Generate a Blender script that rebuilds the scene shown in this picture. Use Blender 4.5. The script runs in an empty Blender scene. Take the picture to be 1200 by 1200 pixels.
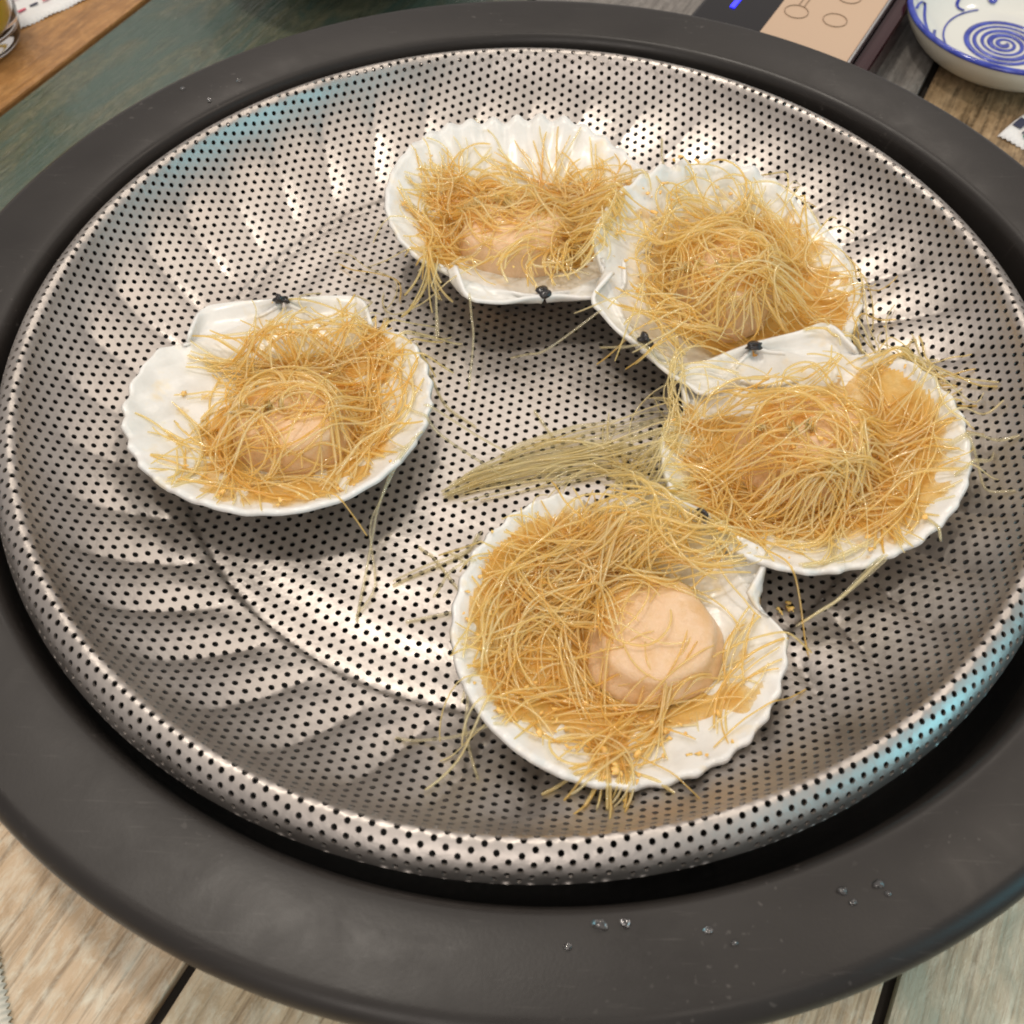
import bpy, bmesh, math, random
import numpy as np
from mathutils import Vector, Matrix

# ------------------------------------------------------------------ camera
sc = bpy.context.scene
COL = sc.collection
R_ = math.radians
cam_d = bpy.data.cameras.new("camera")
cam = bpy.data.objects.new("camera", cam_d)
COL.objects.link(cam)
right = Vector((0.9996, 0.0282, 0.0040)); up = Vector((-0.0255, 0.8216, 0.5694)); fwd = Vector((-0.0128, 0.5693, -0.8220))
right.normalize(); back = (-fwd).normalized(); up = back.cross(right).normalized()
cam.matrix_world = Matrix(((right.x, up.x, back.x, 0.0), (right.y, up.y, back.y, -0.2679),
                           (right.z, up.z, back.z, 0.2783), (0, 0, 0, 1)))
cam_d.sensor_width = 36.0
cam_d.lens = 36.0 * 1252.67 / 1200.0
cam_d.clip_start = 0.01
cam_d.clip_end = 50.0
cam_d.dof.use_dof = True
cam_d.dof.focus_distance = 0.385
cam_d.dof.aperture_fstop = 20.0
sc.camera = cam

# ------------------------------------------------------------------ world, lamps, exposure
w = bpy.data.worlds.new("World"); sc.world = w; w.use_nodes = True
bg = w.node_tree.nodes["Background"]
bg.inputs[0].default_value = (0.82, 0.76, 0.72, 1); bg.inputs[1].default_value = 0.60
sc.view_settings.view_transform = 'Standard'
sc.view_settings.look = 'None'
sc.view_settings.exposure = 0.10
sc.view_settings.gamma = 1.0
sc.cycles.use_denoising = True
sc.cycles.max_bounces = 10
sc.cycles.transparent_max_bounces = 40
sc.cycles.sample_clamp_indirect = 4.0
sc.cycles.filter_width = 1.9


def lamp(name, loc, target, size, power, color, sy=None):
    l = bpy.data.lights.new(name, 'AREA'); l.energy = power; l.color = color
    l.shape = 'RECTANGLE' if sy else 'DISK'
    l.size = size
    if sy: l.size_y = sy
    o = bpy.data.objects.new(name, l); COL.objects.link(o)
    o.location = loc
    o.rotation_euler = (Vector(target) - Vector(loc)).to_track_quat('-Z', 'Y').to_euler()
    return o


lamp("ceiling_or_fill_lamp", (-0.36, 0.30, 1.75), (0, 0, 0), 0.15, 10.0, (1.0, 0.91, 0.80))
lamp("ceiling_or_fill_lamp", (-0.15, 1.30, 1.60), (0, 0, 0), 0.40, 1.1, (1.0, 0.90, 0.78))
lamp("ceiling_or_fill_lamp", (0.95, 0.35, 1.8), (0, 0, 0), 0.22, 4.0, (1.0, 0.86, 0.72))
lamp("ceiling_or_fill_lamp", (-0.25, -1.5, 1.0), (0, 0, 0), 0.8, 7.0, (1.0, 0.90, 0.82))  # added fill light behind the viewer, brightens the front tray band; not on the ceiling
for lx, ly, p in ((-0.85, 0.95, 2.6), (0.55, 1.45, 2.6), (-0.55, 2.1, 3.0), (0.85, 2.3, 3.0), (-1.35, 0.2, 2.6), (-1.0, -0.7, 2.4), (0.5, -0.75, 2.4), (1.5, 1.1, 2.6)):
    lamp("added_downlight", (lx, ly, 1.9), (lx * .3, ly * .3, 0), 0.14, p, (1.0, 0.88, 0.76))  # unseen ceiling grid added to give the steel flutes varied glints
lamp("teal_screen", (1.15, -0.46, 0.36), (0, 0, 0), 0.60, 3.1, (0.14, 0.72, 0.90), 0.66)

# ------------------------------------------------------------------ helpers


def tag(o, label=None, cat=None, group=None, kind=None):
    if label: o["label"] = label
    if cat: o["category"] = cat
    if group: o["group"] = group
    if kind: o["kind"] = kind
    return o


def empty(name, loc=(0, 0, 0), rz=0.0):
    o = bpy.data.objects.new(name, None); COL.objects.link(o)
    o.location = loc; o.rotation_euler = (0, 0, rz); o.empty_display_size = 0.01
    return o


def mesh_obj(name, verts, faces, mat, parent=None, smooth=True):
    me = bpy.data.meshes.new(name)
    me.from_pydata([tuple(v) for v in verts], [], [tuple(f) for f in faces])
    if smooth: me.polygons.foreach_set("use_smooth", [True] * len(me.polygons))
    me.update()
    o = bpy.data.objects.new(name, me); COL.objects.link(o)
    if mat is not None: me.materials.append(mat)
    if parent: o.parent = parent
    return o


def fast_mesh(name, V, quads, mat, parent=None, smooth=True):
    """numpy quads"""
    me = bpy.data.meshes.new(name)
    V = np.ascontiguousarray(V, dtype=np.float32); Q = np.ascontiguousarray(quads, dtype=np.int32)
    me.vertices.add(len(V)); me.vertices.foreach_set("co", V.ravel())
    k = Q.shape[1]
    me.loops.add(Q.size); me.loops.foreach_set("vertex_index", Q.ravel())
    me.polygons.add(len(Q)); me.polygons.foreach_set("loop_start", np.arange(0, Q.size, k, dtype=np.int32))
    me.polygons.foreach_set("loop_total", np.full(len(Q), k, dtype=np.int32))
    sm = smooth if isinstance(smooth, np.ndarray) else np.full(len(Q), bool(smooth))
    me.polygons.foreach_set("use_smooth", sm)
    me.update(calc_edges=True); me.validate()
    o = bpy.data.objects.new(name, me); COL.objects.link(o)
    me.materials.append(mat)
    if parent: o.parent = parent
    return o


def lathe(name, prof, mat, parent=None, n=128, loc=(0, 0, 0)):
    P = np.array(prof, float); m = len(P)
    th = np.linspace(0, 2 * math.pi, n, endpoint=False)
    V = np.stack([P[:, None, 0] * np.cos(th), P[:, None, 0] * np.sin(th), np.repeat(P[:, 1:2], n, 1)], -1).reshape(-1, 3)
    V += np.array(loc)
    i = np.arange(m - 1)[:, None] * n; j = np.arange(n)[None]; j2 = (j + 1) % n
    Q = np.stack([i + j, i + j2, i + n + j2, i + n + j], -1).reshape(-1, 4)
    return fast_mesh(name, V, Q, mat, parent)


def smooth_prof(pts, k=3):
    """Chaikin corner cutting of an open profile"""
    P = np.array(pts, float)
    for _ in range(k):
        A = P[:-1] * .75 + P[1:] * .25; B = P[:-1] * .25 + P[1:] * .75
        N = np.empty((2 * len(A), 2)); N[0::2] = A; N[1::2] = B
        P = np.vstack([P[:1], N, P[-1:]])
    return P


def box_bm(bm, x0, x1, y0, y1, z0, z1):
    vs = [bm.verts.new(p) for p in ((x0, y0, z0), (x1, y0, z0), (x1, y1, z0), (x0, y1, z0), (x0, y0, z1), (x1, y0, z1), (x1, y1, z1), (x0, y1, z1))]
    for f in ((3, 2, 1, 0), (4, 5, 6, 7), (0, 1, 5, 4), (1, 2, 6, 5), (2, 3, 7, 6), (3, 0, 4, 7)):
        bm.faces.new([vs[i] for i in f])


def box(name, x0, x1, y0, y1, z0, z1, mat, parent=None, bev=0.001):
    bm = bmesh.new(); box_bm(bm, x0, x1, y0, y1, z0, z1)
    if bev: bmesh.ops.bevel(bm, geom=bm.edges[:], offset=bev, segments=2, affect='EDGES', profile=.6)
    me = bpy.data.meshes.new(name); bm.to_mesh(me); bm.free()
    me.materials.append(mat)
    o = bpy.data.objects.new(name, me); COL.objects.link(o)
    if parent: o.parent = parent
    return o


# ------------------------------------------------------------------ materials


class NT:
    def __init__(s, name):
        s.m = bpy.data.materials.new(name); s.m.use_nodes = True
        s.t = s.m.node_tree; s.n = s.t.nodes
        s.p = s.n["Principled BSDF"]; s.out = s.n["Material Output"]

    def add(s, typ, **kw):
        nd = s.n.new(typ)
        for k, v in kw.items():
            if k.startswith('i_'):
                key = k[2:].replace('_', ' ')
                nd.inputs[key].default_value = v
            else: setattr(nd, k, v)
        return nd

    def link(s, a, b): s.t.links.new(a, b)

    def coord(s, scale=(1, 1, 1), rot=(0, 0, 0), kind='Object'):
        tc = s.add('ShaderNodeTexCoord'); mp = s.add('ShaderNodeMapping')
        mp.inputs['Scale'].default_value = scale; mp.inputs['Rotation'].default_value = rot
        s.link(tc.outputs[kind], mp.inputs[0]); return mp.outputs[0]

    def noise(s, vec, scale, detail=4, rough=.55, dist=0.0):
        nd = s.add('ShaderNodeTexNoise'); nd.inputs['Scale'].default_value = scale
        nd.inputs['Detail'].default_value = detail; nd.inputs['Roughness'].default_value = rough
        nd.inputs['Distortion'].default_value = dist
        if vec is not None: s.link(vec, nd.inputs['Vector'])
        return nd.outputs['Fac']

    def ramp(s, fac, stops, interp='LINEAR'):
        r = s.add('ShaderNodeValToRGB'); r.color_ramp.interpolation = interp
        el = r.color_ramp.elements
        while len(el) < len(stops): el.new(.5)
        for e, (p, c) in zip(el, stops):
            e.position = p; e.color = (c[0], c[1], c[2], 1) if hasattr(c, '__len__') else (c, c, c, 1)
        s.link(fac, r.inputs[0]); return r.outputs[0]

    def mix(s, fac, a, b, mode='MIX'):
        m = s.add('ShaderNodeMix', data_type='RGBA', blend_type=mode)
        if isinstance(fac, (int, float)): m.inputs[0].default_value = fac
        else: s.link(fac, m.inputs[0])
        for sock, v in ((m.inputs[6], a), (m.inputs[7], b)):
            if hasattr(v, 'is_output'): s.link(v, sock)
            else: sock.default_value = (v[0], v[1], v[2], 1)
        return m.outputs[2]

    def bump(s, h, strength=.3, dist=.001):
        b = s.add('ShaderNodeBump'); b.inputs['Strength'].default_value = strength; b.inputs['Distance'].default_value = dist
        s.link(h, b.inputs['Height']); s.link(b.outputs[0], s.p.inputs['Normal']); s.link(b.outputs[0], s.p.inputs['Coat Normal']); return b

    def set(s, **kw):
        for k, v in kw.items():
            key = k.replace('_', ' ')
            s_ = s.p.inputs[key]
            if hasattr(v, 'is_output'): s.link(v, s_)
            elif hasattr(v, '__len__') and s_.type == 'RGBA': s_.default_value = (*v, 1)
            else: s_.default_value = v
        return s


def plain(name, col, rough=.5, **kw):
    t = NT(name); t.set(Base_Color=col, Roughness=rough, **kw); return t.m


def steel_mat():
    t = NT("stainless_steel")
    v = t.coord()
    big = t.noise(v, 22, 3); fine = t.noise(v, 260, 3, .6)
    t.set(Metallic=1.0, Base_Color=t.ramp(big, [(.3, (.41, .377, .35)), (.7, (.52, .485, .455))]),
          Roughness=t.ramp(t.noise(v, 40, 4), [(.3, .38), (.7, .50)]))
    m = t.add('ShaderNodeMath', operation='ADD'); t.link(fine, m.inputs[0])
    k = t.add('ShaderNodeMath', operation='MULTIPLY'); t.link(big, k.inputs[0]); k.inputs[1].default_value = 2.0
    t.link(k.outputs[0], m.inputs[1])
    t.bump(m.outputs[0], .35, .0006)
    return t.m


def pot_mat():
    t = NT("black_anodised_pot")
    v = t.coord()
    n = t.noise(v, 14, 5); f = t.noise(v, 900, 2)
    sp = t.ramp(t.noise(v, 420, 2, .4), [(.66, 0.0), (.72, .9)]); cl = t.ramp(t.noise(v, 26, 2, .5), [(.54, 0.0), (.66, 1.0)])
    sc2 = t.ramp(t.noise(t.coord((1, 14, 1), (0, 0, .7)), 60, 3, .5), [(.66, 0.0), (.74, .35)])
    spots = t.mix(1.0, t.mix(1.0, sp, cl, 'MULTIPLY'), sc2, 'ADD')
    base = t.ramp(n, [(.3, (.013, .011, .010)), (.7, (.019, .0165, .015))])
    t.set(Base_Color=t.mix(t.mix(.12, (0, 0, 0), spots), base, (.35, .32, .30)),
          Roughness=t.ramp(t.noise(v, 30, 6, .65, .5), [(.3, .30), (.7, .46)]), Specular_IOR_Level=.34)
    t.bump(f, .06, .0004)
    return t.m


def wood_mat(name, cols, stretch=16.0, rough=(.35, .6), crack=0.0, paint=None, gr=.5):
    t = NT(name)
    v = t.coord((stretch, 1.0, stretch)); v2 = t.coord((3.0, 1.2, 3.0)); v3 = t.coord((55, 2.2, 55))
    a = t.noise(v, 5.5, 6, .62, .6); b = t.noise(v2, 7.0, 4, .6); g = t.noise(v3, 9.0, 4, .6, .3)
    c = t.ramp(a, [(.28, cols[0]), (.48, cols[1]), (.66, cols[2])])
    c = t.mix(t.ramp(b, [(.35, 0.0), (.7, .75)]), c, cols[3])
    c = t.mix(t.ramp(g, [(.34, gr), (.52, 0.0)]), c, [x * .35 for x in cols[0]])
    sk_ = t.noise(t.coord((2.2, 1, 2.2)), 110.0, 5, .7, .4)
    c = t.mix(t.ramp(sk_, [(.45, 0.0), (.68, .55)]), c, [min(.8, x * 1.35) for x in cols[2]])
    c = t.mix(t.ramp(t.noise(t.coord((4, 1.3, 4)), 17.0, 6, .7, .8), [(.50, 0.0), (.66, .55)]), c, [x * .62 for x in cols[3]])
    if paint:
        pz = t.ramp(t.noise(t.coord((5, 1.5, 5)), 9.0, 6, .65, 1.0), [(.44, 0.0), (.60, .9)])
        c = t.mix(pz, c, paint)
    if crack:
        cr = t.ramp(t.noise(t.coord((26, .9, 26)), 4.0, 3, .5, .8), [(.31, crack), (.36, 0.0)])
        c = t.mix(cr, c, (.015, .012, .008))
    t.set(Base_Color=c, Roughness=t.ramp(a, [(.3, rough[0]), (.7, rough[1])]))
    hb = t.add('ShaderNodeMath', operation='ADD'); t.link(g, hb.inputs[0]); t.link(sk_, hb.inputs[1]); t.bump(hb.outputs[0], .6, .0010)
    return t.m


def shell_mat(seed):
    t = NT("scallop_shell_white")
    v = t.coord()
    n = t.noise(v, 45 + seed, 4, .6); st = t.noise(v, 90, 3, .6)
    c = t.ramp(n, [(.28, (.60, .60, .57)), (.5, (.72, .72, .70)), (.75, (.64, .655, .65))])
    c = t.mix(t.ramp(st, [(.57, 0.0), (.72, .5)]), c, (.74, .60, .34))
    t.set(Base_Color=c, Roughness=.36, Coat_Weight=.25, Coat_Roughness=.2, Subsurface_Weight=.12,
          Subsurface_Scale=.003, Subsurface_Radius=(1, .9, .8))
    t.bump(t.noise(v, 150, 3), .3, .0006)
    return t.m


def shell_out_mat():
    t = NT("hinge_ligament_black"); v = t.coord()
    t.set(Base_Color=t.ramp(t.noise(v, 300, 3), [(.3, (.006, .006, .008)), (.7, (.03, .028, .03))]), Roughness=.2)
    return t.m


def noodle_mat(name, col, tint, transp=.62, transl=.5, rough=.11):
    """wet starch noodle: light passing through is tinted, so a thick tangle turns amber"""
    t = NT(name)
    v = t.coord()
    oi = t.noise(v, 70, 3, .6)
    c = t.ramp(oi, [(.30, [x * y for x, y in zip(col, (.97, .90, .72))]), (.62, col)])
    t.n.remove(t.p)
    df = t.add('ShaderNodeBsdfDiffuse'); t.link(c, df.inputs[0])
    tr = t.add('ShaderNodeBsdfTranslucent'); t.link(c, tr.inputs[0])
    tp = t.add('ShaderNodeBsdfTransparent'); tp.inputs[0].default_value = (*tint, 1)
    gl = t.add('ShaderNodeBsdfGlossy'); gl.inputs['Roughness'].default_value = rough
    fr = t.add('ShaderNodeFresnel'); fr.inputs['IOR'].default_value = 1.75
    ge = t.add('ShaderNodeNewGeometry')
    fb = t.add('ShaderNodeMath', operation='SUBTRACT'); fb.inputs[0].default_value = 1.0; t.link(ge.outputs['Backfacing'], fb.inputs[1])
    fm = t.add('ShaderNodeMath', operation='MULTIPLY'); t.link(fr.outputs[0], fm.inputs[0]); t.link(fb.outputs[0], fm.inputs[1])
    m1 = t.add('ShaderNodeMixShader'); m1.inputs[0].default_value = transl
    m2 = t.add('ShaderNodeMixShader'); m2.inputs[0].default_value = transp
    m3 = t.add('ShaderNodeMixShader')
    t.link(df.outputs[0], m1.inputs[1]); t.link(tr.outputs[0], m1.inputs[2])
    t.link(m1.outputs[0], m2.inputs[1]); t.link(tp.outputs[0], m2.inputs[2])
    t.link(fm.outputs[0], m3.inputs[0]); t.link(m2.outputs[0], m3.inputs[1]); t.link(gl.outputs[0], m3.inputs[2])
    t.link(m3.outputs[0], t.out.inputs[0])
    return t.m


def soak_mat():
    t = NT("sauce_soaked_noodles")
    v = t.coord()
    c = t.ramp(t.noise(v, 130, 4), [(.32, (.80, .43, .08)), (.52, (.88, .58, .17)), (.7, (.93, .72, .34))])
    t.set(Base_Color=c, Roughness=.22, Coat_Weight=.4, Coat_Roughness=.1)
    t.bump(t.noise(v, 480, 5, .65), .9, .0010)
    tp = t.add('ShaderNodeBsdfTransparent'); tp.inputs[0].default_value = (.99, .86, .52, 1)
    tl = t.add('ShaderNodeBsdfTranslucent'); t.link(c, tl.inputs[0])
    at = t.add('ShaderNodeAttribute'); at.attribute_name = "cover"
    sm = t.add('ShaderNodeMath', operation='MULTIPLY_ADD'); t.link(t.noise(v, 300, 4, .7), sm.inputs[0]); sm.inputs[1].default_value = .9; sm.inputs[2].default_value = -.45
    ad = t.add('ShaderNodeMath', operation='ADD', use_clamp=True); t.link(at.outputs['Fac'], ad.inputs[0]); t.link(sm.outputs[0], ad.inputs[1])
    fac = t.ramp(ad.outputs[0], [(.05, 0.0), (.75, .72)])
    ma = t.add('ShaderNodeMixShader'); ma.inputs[0].default_value = .4
    t.link(t.p.outputs[0], ma.inputs[1]); t.link(tl.outputs[0], ma.inputs[2])
    mb = t.add('ShaderNodeMixShader'); t.link(fac, mb.inputs[0]); t.link(tp.outputs[0], mb.inputs[1]); t.link(ma.outputs[0], mb.inputs[2])
    # the thinnest film is almost colourless
    tc = t.mix(fac, (1, 1, .98), (.99, .82, .45)); t.link(tc, tp.inputs[0])
    t.link(mb.outputs[0], t.out.inputs[0])
    return t.m


def meat_mat():
    t = NT("scallop_meat_flesh")
    v = t.coord()
    n = t.noise(v, 90, 4, .6); f = t.noise(t.coord((1, 1, .2)), 700, 3)
    t.set(Base_Color=t.ramp(n, [(.3, (.64, .40, .19)), (.5, (.70, .49, .31)), (.72, (.65, .43, .21))]), Roughness=.33,
          Subsurface_Weight=.15, Subsurface_Scale=.004, Subsurface_Radius=(1, .55, .3), Coat_Weight=.35, Coat_Roughness=.2)
    t.bump(t.noise(v, 330, 6, .7), .6, .0012)
    return t.m


M = {}
M['steel'] = steel_mat()
M['pot'] = pot_mat()
M['pot_in'] = plain("pot_inside_black", (.012, .012, .012), .5)
M['meat'] = meat_mat()
M['lig'] = shell_out_mat()
M['pale'] = noodle_mat("glass_noodle_pale", (1.0, .92, .62), (.996, .968, .85), .58)
M['gold'] = noodle_mat("glass_noodle_golden", (1.0, .86, .46), (.994, .935, .72), .58)
M['amber'] = noodle_mat("glass_noodle_amber", (.99, .77, .32), (.990, .89, .56), .60)
M['clear'] = noodle_mat("glass_noodle_clear", (.93, .88, .66), (.97, .95, .86), .76)
M['soak'] = soak_mat()
M['garlic'] = plain("minced_garlic_sauce", (.80, .50, .15), .3, Subsurface_Weight=.3, Subsurface_Scale=.003, Coat_Weight=.5)
M['water'] = plain("water", (1, 1, 1), .03, Transmission_Weight=1.0, IOR=1.36, Coat_Weight=1.0, Coat_Roughness=.06, Coat_IOR=1.8)

rng = np.random.default_rng(11)
random.seed(5)

# ------------------------------------------------------------------ table of planks (angle 64.4 deg)
TZ = -0.080
PL = R_(64.4)
dl = np.array([math.cos(PL), math.sin(PL)]); dn = np.array([math.sin(PL), -math.cos(PL)])
table = empty("table", (0, 0, TZ), 0)
tag(table, "restaurant table of painted and bleached wooden boards under the black pot", "table")
W = {
    'green': wood_mat("green_painted_board", [(.040, .052, .034), (.085, .10, .068), (.13, .125, .078), (.07, .088, .06)], 5, (.18, .34), 0.0, (.05, .085, .07), gr=.35),
    'orange': wood_mat("orange_stained_board", [(.24, .115, .035), (.36, .175, .055), (.42, .23, .085), (.30, .15, .05)], 8, (.3, .5), gr=.3),
    'tan': wood_mat("bleached_tan_board", [(.42, .28, .16), (.64, .50, .34), (.76, .65, .50), (.52, .34, .18)], 14, (.4, .6), .5, gr=.6),
    'tan2': wood_mat("bleached_grey_board", [(.42, .29, .17), (.64, .51, .34), (.76, .66, .49), (.54, .43, .27)], 16, (.4, .6), .4, gr=.55),
    'pgreen': wood_mat("pale_green_worn_board", [(.32, .26, .17), (.55, .48, .34), (.68, .62, .48), (.46, .44, .32)], 12, (.38, .55), .3, (.33, .37, .29)),
    'brown': wood_mat("brown_cracked_board", [(.12, .075, .035), (.25, .165, .085), (.36, .25, .14), (.22, .15, .08)], 20, (.4, .6), .95, gr=.8),
    'grey': wood_mat("grey_painted_board", [(.12, .11, .10), (.17, .155, .14), (.21, .20, .185), (.16, .15, .14)], 8, (.35, .5)),
    'dark': plain("plank_gap_shade", (.018, .014, .010), .8),  # near-black colour standing in for the shade inside the plank gaps
}


def plank(n0, n1, t0, t1, mat, dz=0.0, gap=.0020):
    o = box("plank", -(n1 - n0) / 2 + gap, (n1 - n0) / 2 - gap, -(t1 - t0) / 2 + .0008, (t1 - t0) / 2 - .0008, -.006, 0, mat, table, .0014)
    c = dn * (n0 + n1) / 2 + dl * (t0 + t1) / 2
    o.location = (c[0], c[1], dz); o.rotation_euler = (0, 0, PL - math.pi / 2)
    return o


near = [(-.40, -.187, 'tan2'), (-.187, -.0072, 'tan'), (-.0072, .191, 'tan2'), (.191, .39, 'pgreen')]
far = [(-.78, -.57, 'green'), (-.57, -.3676, 'orange'), (-.3676, -.16, 'green'), (-.16, .077, 'grey'), (.077, .28, 'brown'), (.28, .5, 'tan')]
for a, b, m in near: plank(a, b, -.62, .02, W[m])
for a, b, m in far: plank(a, b, .02, .72, W[m])
plank(-.57, -.40, -.62, .02, W['orange'])
box("gap_shade_sheet", -.8, .8, -.7, .85, -.03, -.0062, W['dark'], table, 0)  # added dark sheet set close under the boards so the gaps look deeply shaded

# ------------------------------------------------------------------ black pot
PCX, PCY = 0.0043, 0.0040
pot = empty("steamer_pot", (PCX, PCY, TZ)); tag(pot, "wide black pot with a broad flat matte rim holding the steel tray", "pot")
lip = smooth_prof([(.1950, -.030), (.1965, -.012), (.1990, -.0070), (.2030, -.0062), (.2120, -.0056), (.2220, -.0056), (.2270, -.0058),
                   (.2305, -.0090), (.2312, -.0130), (.2295, -.0175), (.2240, -.0190), (.2100, -.0210), (.2000, -.0300)], 3)
lathe("rim", lip, M['pot'], pot, 256, (0, 0, -TZ))
body = smooth_prof([(.1952, -.0290), (.1930, -.045), (.185, -.062), (.165, -.070), (.10, -.071), (.001, -.071)], 3)
lathe("inside", body, M['pot_in'], pot, 128, (0, 0, -TZ))
bodyo = smooth_prof([(.2005, -.0292), (.1985, -.046), (.190, -.068), (.170, -.0785), (.10, -.0798), (.001, -.0798)], 3)
lathe("body", bodyo, M['pot'], pot, 128, (0, 0, -TZ))

# ------------------------------------------------------------------ perforated steamer tray
PROF = smooth_prof([(0, -.0330), (.05, -.0330), (.10, -.0330), (.1285, -.0330), (.1305, -.0328), (.1318, -.0312), (.1345, -.0306), (.1400, -.0292),
                    (.150, -.0255), (.158, -.0215), (.166, -.0160), (.1720, -.0100), (.1758, -.0048), (.1776, -.0010), (.1793, .0004),
                    (.1810, -.0002), (.1838, -.0016), (.1866, -.0048), (.1880, -.0096)], 2)
_ds = np.r_[0, np.cumsum(np.hypot(*np.diff(PROF, axis=0).T))]
SMAX = _ds[-1]
NFL = 42


def sstep(a, b, x):
    t = np.clip((x - a) / (b - a), 0, 1); return t * t * (3 - 2 * t)


def flute(r, th):
    wd = sstep(.1330, .1440, r) * (1 - sstep(.163, .1755, r))
    ph = (NFL * (th + 2.9 * (r - .176) + R_(48.6)) / 2)
    lobe = np.abs(np.sin(ph)) ** .75
    irregular = 1 + .18 * np.sin(3 * th + 1.0) + .15 * np.sin(7 * th) + .38 * np.cos(th + R_(55))
    return .0019 * wd * (lobe - .68) * irregular


def tray_pt(s, th):
    r = np.interp(s, _ds, PROF[:, 0]); z = np.interp(s, _ds, PROF[:, 1])
    z = z + flute(r, th) + .00025 * np.sin(9 * r * 40 + 3 * th) * (r < .13) * (r / .13)
    return np.stack([r * np.cos(th), r * np.sin(th), z], -1)


def tray_z(x, y):
    r = np.hypot(x, y); th = np.arctan2(y, x)
    m = _ds <= _ds[np.argmax(PROF[:, 0] > .1792)]
    return np.interp(r, PROF[m, 0], PROF[m, 1]) + flute(r, th)


def build_tray():
    a = .00412; LA = R_(-95.0)
    e1 = np.array([math.cos(LA), math.sin(LA)]); e2 = np.array([math.cos(LA + math.pi / 3), math.sin(LA + math.pi / 3)])
    n = int(SMAX / a * 1.3)
    I, J = np.meshgrid(np.arange(-n, n + 1), np.arange(-n, n + 1))
    C = (I[..., None] * e1 + J[..., None] * e2).reshape(-1, 2) * a + np.array([.0007, .0011])
    C = C[np.hypot(C[:, 0], C[:, 1]) < SMAX + .0022]
    hr = .00098
    K = 12
    ang = LA + math.pi / 6 + np.arange(K) * 2 * math.pi / K     # corners at even k
    rad = np.where(np.arange(K) % 2 == 0, a / math.sqrt(3), a / 2)
    outer = np.stack([np.cos(ang), np.sin(ang)], -1) * rad[:, None]
    inner = np.stack([np.cos(ang), np.sin(ang)], -1) * hr

    def to3(P, drop=0.0):
        s = np.minimum(np.hypot(P[..., 0], P[..., 1]), SMAX); th = np.arctan2(P[..., 1], P[..., 0])
        X = tray_pt(s, th)
        if drop:
            e = 1e-4
            ts = tray_pt(np.minimum(s + e, SMAX + e), th) - tray_pt(np.maximum(s - e, 0), th)
            tt = tray_pt(s, th + 1e-3) - tray_pt(s, th - 1e-3)
            nn = np.cross(ts, tt); nn /= np.linalg.norm(nn, axis=-1, keepdims=True) + 1e-12
            X = X - nn * drop
        return X
    cr = np.hypot(C[:, 0], C[:, 1])
    hole = cr < SMAX - .0016
    Ch = C[hole]; Cf = C[~hole]
    k = np.arange(K); k2 = (k + 1) % K
    Vs = []; Qs = []; off = 0; SM = []
    # top surface: shared outer vertices are merged by rounding the lattice coordinates
    O = (Ch[:, None] + outer[None]); N = (Ch[:, None] + inner[None]); OF = Cf[:, None] + outer[None]
    allO = np.concatenate([O.reshape(-1, 2), OF.reshape(-1, 2)])
    key = np.round(allO * 2e5).astype(np.int64)
    _, first, inv = np.unique(key[:, 0] * 10000019 + key[:, 1], return_index=True, return_inverse=True)
    inv = inv.ravel()
    UO = allO[first]
    nO = len(UO); nh = len(Ch)
    iO = inv[:nh * K].reshape(nh, K); iF = inv[nh * K:].reshape(-1, K)
    iN = nO + np.arange(nh * K).reshape(nh, K)
    for sgn, drop in ((1, 0.0), (-1, .0007)):
        V = np.concatenate([to3(UO, drop), to3(N.reshape(-1, 2), drop), to3(Cf, drop)])
        q = np.stack([iO[:, k], iO[:, k2], iN[:, k2], iN[:, k]], -1).reshape(-1, 4)
        ctr = nO + nh * K + np.arange(len(Cf))
        kk = np.arange(0, K, 2)
        qf = np.stack([iF[:, kk], iF[:, (kk + 1) % K], iF[:, (kk + 2) % K], np.repeat(ctr[:, None], K // 2, 1)], -1).reshape(-1, 4)
        Q = np.concatenate([q, qf])
        if sgn < 0: Q = Q[:, ::-1]
        Vs.append(V); Qs.append(Q + off); off += len(V); SM.append(np.ones(len(Q), bool))
    A = to3(N.reshape(-1, 2)); B = to3(N.reshape(-1, 2), .0007)
    ia = np.arange(nh * K).reshape(nh, K)
    q = np.stack([ia[:, k], ia[:, k2], ia[:, k2] + nh * K, ia[:, k] + nh * K], -1).reshape(-1, 4)
    Vs += [A, B]; Qs.append(q + off); SM.append(np.zeros(len(q), bool))
    return np.concatenate(Vs), np.concatenate(Qs), np.concatenate(SM)


tray = empty("steamer_tray", (0, 0, -.033)); tag(tray, "round perforated stainless steel steamer tray with fluted sloping wall", "steamer tray")
V, Q, SM = build_tray()
V[:, 2] += .033
fast_mesh("perforated_sheet", V, Q, M['steel'], tray, SM)
lathe("rolled_edge", [(.1874 + .0004 * math.cos(t), -.0100 + .0004 * math.sin(t)) for t in np.linspace(0, 2 * math.pi, 13)], M['steel'], tray, 200, (0, 0, .033))

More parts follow.
